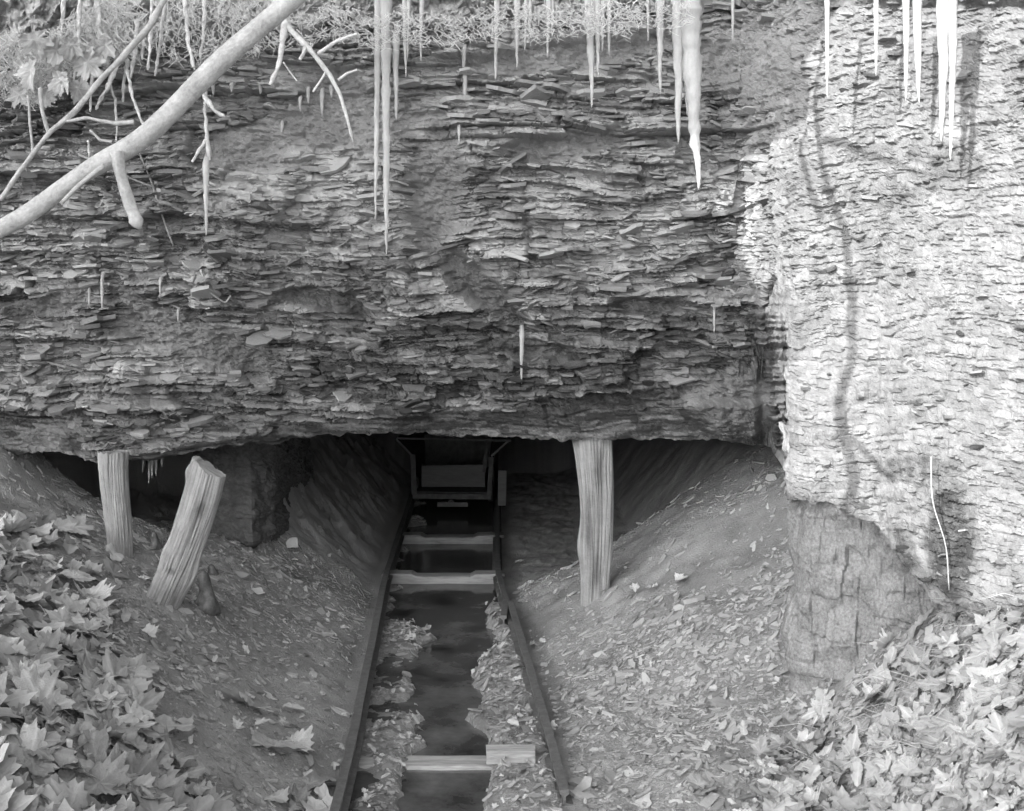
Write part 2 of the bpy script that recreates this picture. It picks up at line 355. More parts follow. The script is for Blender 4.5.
GZ = np.where(np.abs(GX) > 4.1, np.minimum(GZ, 2.2 + .3 * fbm(GX * .3, GY * .3, 2)), GZ)
gt = .45 + .5 * fbm(GX * 1.7, GY * 1.7, 71) + .4 * fbm(GX * 9, GY * 9, 72)
inb = (GX > xl(GY)) & (GX < xr(GY)); gt = gt - .1 * inb
gt = gt + .55 * smooth(8.6, 9.6, GY) * (GX < xl(GY)) + .15 * smooth(8.6, 9.6, GY) * (GX > xr(GY))  # banks under the roof painted paler to stand in for daylight
tag(link('ground', np_mesh('ground', np.stack([GX, GY, GZ], -1).reshape(-1, 3), [grid_quads(len(gy), len(gx))], gt.ravel(), True), M['dirt']), kind='structure')
def ground_hit(px_, py_, d0=2.8, d1=14):
    d = np.arange(d0, d1, .01); q = P(np.full_like(d, px_), np.full_like(d, py_), d)
    below = q[:, 2] < ground(q[:, 0], q[:, 1])
    i = below.argmax() if below.any() else len(d) - 1
    return q[i]
# water
wy = np.linspace(3.2, 14.5, 60); wv = np.concatenate([np.stack([xl(wy) - .0, wy, np.full_like(wy, -.035)], -1), np.stack([xr(wy) + .0, wy, np.full_like(wy, -.035)], -1)])
i = np.arange(59); wq = np.stack([i, i + 60, i + 61, i + 1], -1)
tag(link('water', np_mesh('water', wv, [wq]), M['water']), kind='structure')

# coal rib under the buttress: a plan line extruded down
plan = np.array([(2.3, 9.4), (1.95, 7.8), (1.52, 6.5), (1.55, 6.34), (1.79, 6.24), (2.10, 6.08), (2.58, 5.7), (3.5, 5.1), (6, 4.2)])
pl = resample(plan, 9); Lp = np.concatenate([[0], np.cumsum(np.linalg.norm(np.diff(plan, axis=0), axis=1))])
tt = np.concatenate([np.arange(0, 2.9, .03), np.arange(2.9, 5.2, .008), np.arange(5.2, Lp[-1], .05)])
cxy = np.stack([np.interp(tt, Lp, plan[:, 0]), np.interp(tt, Lp, plan[:, 1])], -1)
cz = np.linspace(1.6, -.4, 170)
TT, ZZ = np.meshgrid(tt, cz)
tn = np.gradient(cxy, axis=0); tn /= np.linalg.norm(tn, axis=1)[:, None]; cn = np.stack([tn[:, 1], -tn[:, 0]], -1)
for _ in range(6): cn[1:-1] = (cn[:-2] + 2 * cn[1:-1] + cn[2:]) / 4
cd = np.zeros_like(TT)
for i, (wd, hgt, am) in enumerate(((.31, .5, .05), (.11, .2, .03), (.04, .11, .016))):
    xs = TT / wd + .6 * fbm(TT * 2, ZZ * 1.5, 5 + i) * 2; c = np.floor(xs); zs = ZZ / hgt + hsh(c, c * 0, 9 + i) * 9 + .3 * fbm(TT * 6, ZZ * 3, 6)
    cd = cd + am * (.3 * hsh(c, c * 0, 30 + i) + 1.1 * vn(c * 3.7, zs * 2.2, 33 + i) - .4)
cd = cd + .06 * fbm(TT * 5, ZZ * 4, 70) + .03 * np.floor(3 * vn(ZZ * 9 + fbm(TT * 5, ZZ * 5, 2), TT * 3, 14)) / 3 + .03 * fbm(TT * 22, ZZ * 14, 77, 4) + .02 * np.floor(3 * vn(ZZ * 5, TT * .4, 4)) / 3
cd = cd * (1 + .3 * fbm(ZZ * 2, TT, 3)) + .035 * fbm(ZZ * 3.5, TT * .7, 88)
CV = np.stack([cxy[None, :, 0] + cn[None, :, 0] * cd, cxy[None, :, 1] + cn[None, :, 1] * cd, ZZ], -1)
tag(link('coal_seam', np_mesh('coal_seam', CV.reshape(-1, 3), [grid_quads(len(cz), len(tt))]), M['coal']), kind='structure')
# the coal pillar left of the track
pp = np.array([(-2.32, 11), (-2.3, 9.2), (-2.27, 8.78), (-1.86, 8.72), (-1.74, 8.9), (-1.78, 9.6), (-1.82, 11)])
Lq = np.concatenate([[0], np.cumsum(np.linalg.norm(np.diff(pp, axis=0), axis=1))]); t2 = np.linspace(0, Lq[-1], 300)
pxy = np.stack([np.interp(t2, Lq, pp[:, 0]), np.interp(t2, Lq, pp[:, 1])], -1); z2 = np.linspace(1.7, 0, 120)
TT, ZZ = np.meshgrid(t2, z2); tn = np.gradient(pxy, axis=0); tn /= np.linalg.norm(tn, axis=1)[:, None]; cn = np.stack([tn[:, 1], -tn[:, 0]], -1)
cd = .12 * fbm(TT * 2.5, ZZ * 2.5, 3) + .05 * np.floor(4 * vn(ZZ * 9 + fbm(TT * 3, ZZ * 3, 4), TT * 2.2, 8)) / 4 + .06 * fbm(TT * 12, ZZ * 12, 9) + .03 * fbm(TT * 35, ZZ * 35, 19)
PV = np.stack([pxy[None, :, 0] + cn[None, :, 0] * cd, pxy[None, :, 1] + cn[None, :, 1] * cd, ZZ], -1)
tag(link('coal_pillar', np_mesh('coal_pillar', PV.reshape(-1, 3), [grid_quads(120, 300)]), M['pillar']), kind='structure')

# ---------------------------------------------------------------- an unseen slab added to cast the shade; a bare tree behind the viewer
U = np.cross(SUN, (0, 0, 1)); U /= np.linalg.norm(U); Vv = np.cross(U, SUN)
if np.dot(U, (1, 0, 0)) < 0: U = -U
edge_px = [(840, -150), (838, 10), (812, 50), (808, 118), (790, 130), (758, 160), (737, 200), (744, 240), (762, 290), (776, 350), (776, 420), (774, 470), (790, 492), (838, 508), (868, 530), (905, 575), (975, 600), (1100, 612), (1400, 625)]
ew = np.array([face_at(a, b) if b < 490 or a > 1e9 else face_at(a, min(b, interp(LIP, a) - 2)) for a, b in edge_px])
eu = np.stack([ew @ U, ew @ Vv], -1)
rp = [eu[0]]
for a, b in zip(eu[:-1], eu[1:]):
    m_ = max(2, int(np.linalg.norm(b - a) / .06))
    for k in range(1, m_ + 1):
        q = a + (b - a) * k / m_; rp.append(q + rng.normal(0, .018, 2) * (k < m_))
rp = np.array(rp)
LFT = float(np.dot(P(-60, 300, 7.5), U)) - .3; BOT = float(np.dot(P(512, 830, 4.0), Vv)) - .5; RGT = float(np.dot(P(1080, 800, 4.5), U)) + .3
print('caster', LFT, BOT, RGT, rp[0], rp[-1])
poly = np.concatenate([[(LFT, BOT), (LFT, rp[0, 1] + .2)], [(rp[0, 0] - .4, rp[0, 1] + .3)], rp[:-1], [(max(RGT, rp[-1, 0]), rp[-1, 1] - .05), (max(RGT, rp[-1, 0]), BOT)]])
t0 = 8.0
def uvp(q, depth): return q[0] * U + q[1] * Vv + depth * SUN
mb = MB(); nP = len(poly)
front = [uvp(q, t0) for q in poly]; back = [uvp(q, t0 + 1.6) for q in poly]
mb.add(front + back, [tuple(range(nP)), tuple(range(2 * nP - 1, nP - 1, -1))] + [(i, i + nP, (i + 1) % nP + nP, (i + 1) % nP) for i in range(nP)])
tag(mb.build('shadow_caster', M['hill']), kind='structure')  # added sun blocker out of view; outline follows the wanted shade edge
def shadow_path(pts, dist):
    return np.array([face_at(a, min(b, interp(LIP, a) - 2)) if b < 505 else P(a, b, 6.15) for a, b in pts]) + SUN * dist
tree = empty('bare_tree', (-3.37, .1, ground(-3.37, .1)))
mb = MB(); d = 6.0
tp = shadow_path([(826, 40), (818, 90), (820, 130), (827, 175), (845, 232), (852, 300), (853, 365), (840, 393), (842, 430), (853, 465), (855, 492), (846, 515)], d)
foot = np.array([tp[-1][0] - 1.3, tp[-1][1] - 1.2, float(ground(-3, 1)) - .2])
path = resample(np.concatenate([[foot, foot * .4 + tp[-1] * .6], tp[::-1]]), 200)
mb.tube(path, np.linspace(.05, .015, 200), 8, .15, 5); mb.build('trunk', M['bark'], tree)
for bp in ([(842, 430), (858, 445), (875, 462), (890, 478), (897, 481)], [(822, 220), (815, 190), (803, 160), (800, 145), (808, 128)], [(826, 140), (860, 152), (900, 166), (940, 178)]):
    mb = MB(); q = resample(shadow_path(bp, d), 14); mb.tube(q, np.linspace(.020, .013, 14), 6, .2, 5); mb.build('branch', M['bark'], tree)
tag(tree, 'slender bare tree behind the viewer throwing the crooked shadow on the sunlit rock', 'tree')

# ---------------------------------------------------------------- shale debris on both slopes
def scatter_chips(name, n, region, size0, sd, seed, matn, lo=.2, hi=.9):
    g = np.random.default_rng(seed)
    x, y, w_ = region(g, n); k = g.random(n) < w_; x, y = x[k], y[k]; n = len(x)
    z = ground(x, y); e = .03
    sx = (ground(x + e, y) - ground(x - e, y)) / (2 * e); sy = (ground(x, y + e) - ground(x, y - e)) / (2 * e)
    sz = g.lognormal(math.log(size0), sd, n).clip(.005, .09)
    C = np.stack([x, y, z + sz * g.uniform(-.05, .22, n)], -1)
    yaw = np.where(x > -.4, R(25), R(-28)) + g.normal(0, .7, n)
    c, s = np.cos(yaw), np.sin(yaw)
    pit = np.arctan(c * sx + s * sy) + g.normal(0, .22, n); rol = np.arctan(-s * sx + c * sy) + g.normal(0, .25, n)
    V, Fp, k2 = plates(C, sz, sz * g.uniform(.12, .3, n), yaw, pit, rol, g.uniform(.2, .65, n), seed)
    tn = np.repeat(g.uniform(lo, hi, n), k2)
    return tag(link(name, np_mesh(name, V, Fp, tn), M[matn]), kind='stuff')
def reg_right(g, n):
    x = g.uniform(-.2, 3.0, n); y = g.uniform(3.2, 9.2, n); r = x - xr(y)
    w_ = np.where(r > .1, 1.0, 0) * np.clip(.0 + .9 * (vn(x * 1.6 + y * .4, y * 1.3, 3) - .4) + .9 * smooth(7.9, 6.4, y - .5 * (r - .8)), .06, 1)
    return x, y, w_
def reg_left(g, n):
    x = g.uniform(-4.2, -.7, n); y = g.uniform(3.2, 9.2, n); l = xl(y) - x
    return x, y, np.where(l > .1, 1.0, 0) * np.clip(.5 + 1.0 * (vn(x * 1.1, y * .8, 13) - .4), .1, 1)
def reg_bed(g, n):
    y = g.uniform(4, 14, n); x = xl(y) + (xr(y) - xl(y)) * g.random(n)
    return x, y, np.where(ground(x, y) > -.03, 1., .08)
scatter_chips('shale_debris', 75000, reg_right, .0125, .6, 5, 'chip', .25, .8)
scatter_chips('shale_rubble', 55000, reg_left, .012, .6, 6, 'chip', .1, .75)
scatter_chips('fallen_slabs', 420, reg_right, .05, .35, 15, 'chip', .2, .7); scatter_chips('fallen_shale', 300, reg_left, .045, .35, 16, 'chip', .1, .6)
scatter_chips('trackbed_gravel', 22000, reg_bed, .012, .6, 8, 'chip', .05, .7)

# ---------------------------------------------------------------- leaves
def leaf_template(kind, seed, k=64, nr=6):
    """a dry leaf: outline, crumple, curl, veins; stem at -x"""
    g = np.random.default_rng(seed); a = np.linspace(-np.pi, np.pi, k, endpoint=False)
    lob = np.array([0, .95, -.95, 1.95, -1.95]) + g.normal(0, .08, 5); ln = np.array([1, .86, .86, .55, .55]) * g.uniform(.85, 1.1, 5)
    if kind == 0:
        r = np.full(k, .42)
        for L_, A_ in zip(lob, ln):
            d = np.abs((a - L_ + np.pi) % (2 * np.pi) - np.pi)
            r = np.maximum(r, A_ * np.clip(1 - (d / .80) ** 1.3, 0, 1) * .62 + .30 * (d < .85))
        r *= 1 + .09 * np.sign(np.sin(a * 19 + seed)) * (r > .42)
    else:
        r = .30 + .46 * np.abs(np.cos(a)) ** 2.6 + .10 * (np.abs(a) < .25) * (1 - np.abs(a) / .25); r *= 1 + .04 * np.sin(a * 23)
    r = r * (1 + .6 * (vn(np.cos(a) * 2.4 + seed, np.sin(a) * 2.4 + 3, seed) - .5)); tear = g.uniform(-3, 3)
    r = r * (1 - .45 * np.exp(-((a - tear) / .10) ** 2))
    rings = np.linspace(0, 1, nr + 1); V = [np.zeros((1, 3))]; Tn = [np.array([.85])]
    for q in rings[1:]:
        V.append(np.stack([np.cos(a) * r * q, np.sin(a) * r * q, 0 * a], -1))
        vein = np.exp(-(np.min([np.abs((a - L_ + np.pi) % (2 * np.pi) - np.pi) for L_ in (lob if kind == 0 else (0, np.pi))], axis=0) * (.3 + q) / .07) ** 2)
        Tn.append(.45 + .35 * vein + .5 * fbm(np.cos(a) * r * q * 5 + seed, np.sin(a) * r * q * 5, seed))
    V = np.concatenate(V); Tn = np.concatenate(Tn); x, y = V[:, 0].copy(), V[:, 1].copy(); rad = np.hypot(x, y); an = np.arctan2(y, x)
    z = g.uniform(.05, .45) * np.abs(y) + .22 * fbm(x * 2.5 + seed, y * 2.5, seed) + .16 * fbm(x * 7, y * 7 + seed, seed + 1) + g.uniform(.05, .28) * rad ** 2 * np.sin(3 * an + g.uniform(0, 6)) + g.uniform(-.35, .35) * x * y
    curl = g.uniform(-1.0, 1.6) * (1 if seed % 3 else .4); u_ = x if seed % 2 else y; c_ = curl if abs(curl) > .08 else .08
    cu = np.sin(c_ * u_) / c_; z = z + (1 - np.cos(c_ * u_)) / c_
    V = np.stack([cu, y, z], -1) if seed % 2 else np.stack([x, cu, z], -1)
    st = np.array([[-.28, .012, .02], [-.28, -.012, .02], [-.6, .05, .05], [-.6, .03, .05], [-.95, .10, -.02], [-.95, .085, -.02]]); V = np.concatenate([V, st]); Tn = np.concatenate([Tn, np.full(6, .5)])
    tri = [(0, 1 + i, 1 + (i + 1) % k) for i in range(k)]
    qd = [(1 + q * k + i, 1 + (q + 1) * k + i, 1 + (q + 1) * k + (i + 1) % k, 1 + q * k + (i + 1) % k) for q in range(nr - 1) for i in range(k)]
    m0 = 1 + nr * k; qd += [(m0, m0 + 1, m0 + 3, m0 + 2), (m0 + 2, m0 + 3, m0 + 5, m0 + 4)]
    return V, np.array(tri), np.array(qd), Tn
NT = 26; HI = [leaf_template(0 if s % 5 in (1, 2, 4) else 1, s) for s in range(NT)]; TEM = [leaf_template(0 if s % 5 in (1, 2, 4) else 1, s, 36, 3) for s in range(NT)]
TEMM = []
for V, tr, qd, tn in HI:
    TEMM.append(np_mesh('dry_leaf', V, [tr, qd], tn, True)); TEMM[-1].materials.append(M['leaf'])
from mathutils import Matrix, Euler
def leaf_matrix(x, y, z, size, g, tilt=.3):
    e = .08
    sx = float(ground(x + e, y, False) - ground(x - e, y, False)) / (2 * e); sy = float(ground(x, y + e, False) - ground(x, y - e, False)) / (2 * e)
    nrm = Vector((-sx + g.normal(0, tilt), -sy + g.normal(0, tilt) - .15, 1)).normalized()
    q = nrm.to_track_quat('Z', 'Y').to_matrix().to_4x4()
    return Matrix.Translation((x, y, z)) @ q @ Matrix.Rotation(g.uniform(0, 6.28), 4, 'Z') @ Matrix.Diagonal((size, size * g.uniform(.8, 1.1), size, 1))
def project(p):
    d = np.asarray(p, float) - np.array((0, 0, CH)); yv = d[1] * CP - d[2] * SP; zv = d[1] * SP + d[2] * CP
    return 512 + d[0] / yv * F, 405.5 - zv / yv * F
def leaf_field(n, pick, n_ind, label, group, seed):
    g = np.random.default_rng(seed); mats = []
    tries = 0
    while len(mats) < n and tries < n * 30:
        tries += 1
        r_ = pick(g)
        if r_ is None: continue
        x, y, size = r_
        z = float(ground(x, y)) + g.uniform(.005, .06)
        u_, v_ = project((x, y, z))
        if not (-60 < u_ < 1090 and v_ < 900): continue
        inside = 5 < u_ < 1019 and v_ < 806
        mats.append((leaf_matrix(x, y, z, size, g), int(g.integers(0, NT)), (size / y) if inside else 0, u_, v_))
    mats.sort(key=lambda q: -q[2])
    for Mx, t, _, _, _ in mats[:n_ind]:
        o = bpy.data.objects.new('fallen_leaf', TEMM[t]); S.collection.objects.link(o); o.matrix_world = Mx
        tag(o, label, 'leaf', group)
    return mats[n_ind:]
def pick_left(g):
    u_ = g.uniform(-50, 330); v_ = g.uniform(530, 880)
    w_ = np.clip(1.25 - (u_ - (8 + .42 * (v_ - 520))) / 75., 0, 1)
    if v_ > 690: w_ = max(w_, .10)
    if g.random() > w_: return None
    p = ground_hit(u_, v_); return p[0], p[1], min(.17, g.lognormal(math.log(.115), .3))
def pick_right(g):
    u_ = g.uniform(690, 1080); v_ = g.uniform(590, 880)
    edge = np.interp(u_, [690, 800, 860, 900, 975, 1080], [800, 715, 680, 645, 615, 590])
    w_ = np.clip(.3 + (v_ - edge) / 40., 0, 1) * np.clip((u_ - 690) / 110., .1, 1)
    if v_ < edge - 8 or g.random() > w_: return None
    p = ground_hit(u_, v_); return p[0], p[1], min(.125, g.lognormal(math.log(.082), .35))
rest = leaf_field(500, pick_left, 150, 'large curled dry leaf lying in the pale leaf pile on the left bank', 'large leaves on the left bank', 21)
rest += leaf_field(470, pick_right, 110, 'curled dry leaf lying on the right bank below the coal face', 'large leaves on the right bank', 22)
def pick_bed(g):
    y = g.uniform(5.2, 9.2); t = g.choice([g.uniform(.08, .42), g.uniform(.08, .42), g.uniform(.62, .97)]); x = xl(y) + (xr(y) - xl(y)) * t
    if float(ground(x, y)) < -.02: return None
    return x, y, g.lognormal(math.log(.024), .4)
rest += leaf_field(240, pick_bed, 0, '', '', 23)
def pick_any(g):
    u_ = g.uniform(0, 1024); v_ = g.uniform(560, 820)
    p = ground_hit(u_, v_)
    if xl(p[1]) < p[0] < xr(p[1]): return None
    return p[0], p[1], g.lognormal(math.log(.025), .35)
rest += leaf_field(700, pick_any, 0, '', '', 24)
LV, LT, LQ, LTn = [], [], [], []; off = 0; g = np.random.default_rng(5)
for Mx, t, *_ in rest:
    V, tr, qd, tn = TEM[t]; A = np.array(Mx)
    LV.append(V @ A[:3, :3].T + A[:3, 3]); LT.append(tr + off); LQ.append(qd + off); LTn.append(tn * .5 + g.uniform(-.05, .5)); off += len(V)
tag(link('leaf_litter', np_mesh('leaf_litter', np.concatenate(LV), [np.concatenate(LT), np.concatenate(LQ)], np.concatenate(LTn), True), M['leafs']), kind='stuff')

# ---------------------------------------------------------------- mine track
track = empty('mine_track', (-.4, 8.5, 0))
def rail(pts, w=.042, h=.075):
    mb = MB(); pts = np.array(pts, float); n = len(pts)
    tn = np.gradient(pts[:, :2], axis=0); tn /= np.linalg.norm(tn, axis=1)[:, None]; nr = np.stack([tn[:, 1], -tn[:, 0]], -1)
    prof = [(-.5, 1), (.5, 1), (.5, .74), (.16, .6), (.16, .2), (.95, .08), (.95, -.06), (-.95, -.06), (-.95, .08), (-.16, .2), (-.16, .6), (-.5, .74)]
    V = []
    for p, q in zip(pts, nr):
        for a, b in prof: V.append((p[0] + q[0] * a * w, p[1] + q[1] * a * w, p[2] + b * h))
    m_ = len(prof); Fs = [(i * m_ + j, i * m_ + (j + 1) % m_, (i + 1) * m_ + (j + 1) % m_, (i + 1) * m_ + j) for i in range(n - 1) for j in range(m_)]
    Fs += [tuple(range(m_))[::-1], tuple((n - 1) * m_ + j for j in range(m_))]
    mb.add(V, Fs); return mb
yy = np.linspace(4.3, 14.6, 30)
rail([(xl(y) - .01, y, .03 + .006 * math.sin(y * 3)) for y in yy]).build('rail', M['rail'], track)
y1 = np.linspace(5.3, 8.55, 12); rail([(xr(y) + .02, y, .045 - .008 * (8.55 - y)) for y in y1]).build('rail', M['rail'], track)
y2 = np.linspace(8.25, 14.6, 16); rail([(xr(y) - .05 * (y < 8.6), y, .02) for y in y2]).build('rail', M['rail'], track)
def tie(y, z, th=.05, half=.075, notch=True):
    mb = MB(); x0, x1 = xl(y) + .0, xr(y) + .0; L = x1 - x0; n = 26
    V = []; 
    xs = np.linspace(x0 - .06, x1 + .06, n)
    g = np.random.default_rng(int(y * 10))
    wv = .014 * (vn(xs * 6, xs * 0 + y, 4) - .5)
    for i, x in enumerate(xs):
        t = (x - x0) / L; up = th + (.022 if notch and (t < .22 or t > .78) else 0)
        V += [(x, y - half + wv[i], z - .1), (x, y - half + wv[i] * 1.5, z + up - th - .012 + .01 * g.random()), (x, y - half + .012 + wv[i], z + up - th + .004 * g.random()), (x, y + half + wv[i], z + up - th), (x, y + half, z - .1)]
    Fs = [(i * 5 + j, i * 5 + (j + 1) % 5, (i + 1) * 5 + (j + 1) % 5, (i + 1) * 5 + j) for i in range(n - 1) for j in range(5)] + [(0, 1, 2, 3, 4), tuple((n - 1) * 5 + j for j in (4, 3, 2, 1, 0))]
    mb.add(V, Fs); return mb.build('cross_tie', M['plank'], track)
tie(9.78, .02); tie(11.35, .02, half=.09); tie(5.93, -.02, notch=False)
tag(track, 'narrow gauge track of rusty rails and wooden cross ties running into the mine', 'mine track')

# ---------------------------------------------------------------- mine car
car = empty('mine_car', (-.6, 13.4, 0))
K = 12.9
def cp(a, b, dep=0.0):
    p = P(a, b, K); p[1] += dep; return p
def bar(mb, a, b, w=.03, d=.03):
    a = np.array(a); b = np.array(b); t = b - a; L = np.linalg.norm(t); t = t / L; s = np.cross(t, (0, 1, 0)); s /= np.linalg.norm(s); u_ = np.cross(s, t)
    mb.box((a + b) / 2, (w / 2, d / 2, L / 2), np.stack([s, u_, t], 1))
LEN = 1.9
mb = MB()
bar(mb, cp(415, 496), cp(413.2, 454), .045, .05); bar(mb, cp(489, 496.5), cp(491.5, 457), .045, .05); bar(mb, cp(413, 495.5), cp(491, 496.5), .055, .06)
bar(mb, cp(484, 472), cp(487.5, 440), .035, .04)
mb.build('end_frame', M['iron'], car)
def sheet(name, quad, mt, th=.02):
    q = [np.array(a, float) for a in quad]; nr = np.cross(q[1] - q[0], q[3] - q[0]); nr /= np.linalg.norm(nr)
    mb = MB(); mb.add(q + [a + nr * th for a in q], [(0, 1, 2, 3), (7, 6, 5, 4), (0, 4, 5, 1), (1, 5, 6, 2), (2, 6, 7, 3), (3, 7, 4, 0)]); return mb.build(name, mt, car)
sheet('side_panel', [cp(413, 495, .03), cp(412, 454, .03), cp(412, 454, LEN), cp(413, 495, LEN)], M['iron'])
sheet('side_panel', [cp(491, 496, .03), cp(491.5, 457, .03), cp(491.5, 457, LEN), cp(491, 496, LEN)], M['iron'])
sheet('flared_side', [cp(412, 454), cp(397, 438.5), cp(397, 438.5, LEN), cp(412, 454, LEN)], M['rail'])
sheet('flared_side', [cp(492, 457), cp(510, 440.5), cp(510, 440.5, LEN), cp(492, 457, LEN)], M['rail'])
sheet('end_board', [cp(421, 488, .1), cp(484.8, 488, .1), cp(484.8, 466, .1), cp(421, 467, .1)], M['board'])
sheet('floor', [cp(413, 494, .03), cp(491, 495, .03), cp(491, 495, LEN), cp(413, 494, LEN)], M['iron'])
sheet('back_board', [cp(413, 494, LEN), cp(491, 495, LEN), cp(491, 455, LEN), cp(412, 455, LEN)], M['iron'])
mb = MB(); bar(mb, cp(397, 438.2), cp(511, 440.6), .018, .03); mb.build('top_rim', M['rail'], car)
mb = MB(); c = cp(453, 503, -.04); mb.box(c, (.16, .06, .022)); a = np.linspace(0, 2 * np.pi, 17)[:-1]
ring = np.stack([cp(452, 501)[0] + .028 * np.cos(a), np.full(16, c[1] - .08), cp(452, 501)[2] + .028 * np.sin(a)], -1)
mb.tube(np.concatenate([ring, ring[:1]]), .008, 6); mb.build('coupling', M['rail'], car)
for wx in (-1, 1):
    for wd in (.4, 1.4):
        mb = MB(); cx_ = cp(452 + wx * 38, 497)[0]; mb.tube([(cx_ - .03, K + wd, .15), (cx_ - .025, K + wd, .15), (cx_ + .025, K + wd, .15), (cx_ + .03, K + wd, .15)], [.11, .135, .135, .11], 20); mb.build('wheel', M['iron'], car)
tag(car, 'low iron mine car with flared sides standing on the track in the dark entry', 'mine car')
mb = MB(); a, b = P(502, 505, 12.6), P(502.5, 470, 12.6); bar(mb, a, b, .085, .07); tag(mb.build('wooden_post', M['board']), 'short dark squared timber standing just right of the mine car', 'post')

# ---------------------------------------------------------------- timber props
def prop(name, top, bot, r0, r1, label, seed, ecc=.85, knots=(), top_tilt=0.0):
    """a split, weathered log from bottom to top"""
    m_, n = 110, 70; g = np.random.default_rng(seed); top = np.array(top, float); bot = np.array(bot, float)
    ax = top - bot; L = np.linalg.norm(ax); ax /= L; s = np.cross(ax, (0, 1, 0)); s /= np.linalg.norm(s); u_ = np.cross(s, ax)
    a = np.arange(m_) / m_ * 2 * np.pi; t = np.linspace(0, 1, n)
    A, T_ = np.meshgrid(a, t)
    ca, sa = np.cos(A), np.sin(A)
    r = (r0 + (r1 - r0) * T_) * (1 + .30 * (vn(ca * 1.1 + 5, sa * 1.1 + T_ * .6 + seed, seed) - .5) + .20 * (vn(ca * 3 + T_ * 1.6, sa * 3 + seed + T_ * 1.4, seed + 2) - .5) + .14 * (vn(ca * 11 + T_ * 3.0, sa * 11 + seed + T_ * 2, seed + 4) - .5) + .06 * (vn(ca * 25 + T_ * 3, sa * 25 + T_ * 6, seed + 5) - .5))
    for (ka, kt, kr, kh) in knots: r = r * (1 + kh * np.exp(-((np.angle(np.exp(1j * (A - ka)))) / .6) ** 2 - ((T_ - kt) / kr) ** 2))
    r[0] *= .8; bend = .025 * np.sin(T_ * 3 + seed)
    V = bot + ax * (T_ * L)[..., None] + s * (ca * r + bend)[..., None] + u_ * (sa * r * ecc)[..., None]
    V[-1] += ax * (top_tilt * ca[-1] + .02 * (vn(ca[-1] * 6, sa[-1] * 6, seed) - .5))[:, None]
    V = V.reshape(-1, 3); j = (np.arange(m_) + 1) % m_
    mb = MB(); Fs = [(i * m_ + k, i * m_ + j[k], (i + 1) * m_ + j[k], (i + 1) * m_ + k) for i in range(n - 1) for k in range(m_)]
    Fs += [tuple(range(m_))[::-1], tuple((n - 1) * m_ + k for k in range(m_))]
    tn = .5 + .45 * fbm(ca * 7 + T_ * 2.5, sa * 7 + seed + T_ * 1.5, seed + 7) + .6 * fbm(ca * 22 + T_ * 5, sa * 22 + T_ * 4, seed + 8) + .3 * fbm(ca * 2, T_ * 4, seed + 1)
    for (ka, kt, kr, kh) in knots: tn = tn - (.5 if kh < 0 else 0) * np.exp(-((np.angle(np.exp(1j * (A - ka)))) / .35) ** 2 - ((T_ - kt) / kr) ** 2)
    me = np_mesh(name, V, [np.array(Fs[:-2]), np.array(Fs[-2:])], tn.ravel())
    return tag(link(name, me, M['wood']), label, 'timber prop')
gp = ground_hit(594, 597); Dp = gp[1]
prop('timber_prop', P(589, 433, Dp), gp + np.array((0, 0, -.06)), .087, .125, 'rough bark edged upright prop holding the roof right of the track', 3, .8, [(math.pi * .0, .35, .12, .25), (-2.0, .78, .12, -.12), (-1.1, .5, .2, -.06), (-1.7, .2, .1, -.05)])
gl = ground_hit(117, 549); Dl = gl[1]
prop('timber_prop', P(117, 452, Dl), gl + np.array((0, 0, -.06)), .07, .082, 'short upright prop under the rock lip at far left', 5, .85)
gt_ = ground_hit(163, 600); Dt = gt_[1]
prop('timber_prop', P(206, 467, Dt - .15), gt_ + np.array((-.01, 0, -.05)), .088, .088, 'pale flat sided prop leaning to the right with its top broken free of the roof', 9, .7, [(0.2, .93, .05, .22), (math.pi, .28, .12, .2), (0, .38, .07, .12), (-1.4, .3, .02, -.08), (-1.9, .75, .05, -.05)], .03)
mb = MB(); c = ground_hit(511, 761); mb.box(c + np.array((0, 0, .035)), (.115, .045, .03), None, .004); tag(mb.build('plank', M['plank']), 'short pale plank lying between the rails at the bottom of the view', 'plank')

# ---------------------------------------------------------------- icicles
def icicle(px_, y0, y1, w, label, D=None, group=None, seed=None, mt='ice', lean=0.0):
    s_ = int(px_ * 7 + y0) if seed is None else seed
    if D is None: D = min(face_at(px_, max(y0 + k_, 0), .02)[1] for k_ in (0, 4, 9, 14))
    a, b = P(px_, y0, D), P(px_ + lean, y1, D); n = max(12, int((y1 - y0) / 3.5)); t = np.linspace(0, 1, n)
    pts = a + (b - a) * t[:, None]; r = w / 2 * D / F
    if y0 > 0: pts[:, 1] += .09 * np.clip(1 - t / .25, 0, 1) ** 2
    g = np.random.default_rng(s_); pts[:, 0] += .12 * r * np.cumsum(g.normal(0, .35, n)) * t
    rr = r * (1 - t) ** .62 * (1 + .05 * np.sin(t * n * 1.3 + s_) + .3 * (vn(t * n * .45, t * 0 + s_, 4) - .5)) + .0018
    mb = MB(); mb.tube(pts, rr, 10, .18, 9, s_)
    return tag(mb.build('icicle', M[mt], None, True), label, 'icicle', group)
T6 = 6.55
icicle(386, -18, 256, 11, 'longest icicle on the shaded face, left of centre, ending in a needle tip', 7.15)
icicle(378, -18, 222, 8, 'beaded icicle frozen against the left side of the longest icicle', 7.17)
icicle(396, 20, 121, 8, 'short stout icicle just right of the longest icicle', 7.17)
icicle(690, -20, 190, 23, 'widest pointed icicle hanging near the edge of the sunlight', 7.0)
icicle(677, -20, 144, 13, 'blunt icicle frozen against the left side of the widest icicle', 7.03)
icicle(686, -10, 116, 9, 'short icicle between two thick ones near the edge of the sunlight', 7.06)
icicle(660, -20, 96, 8, 'separate thin icicle left of the widest icicle', 7.05)
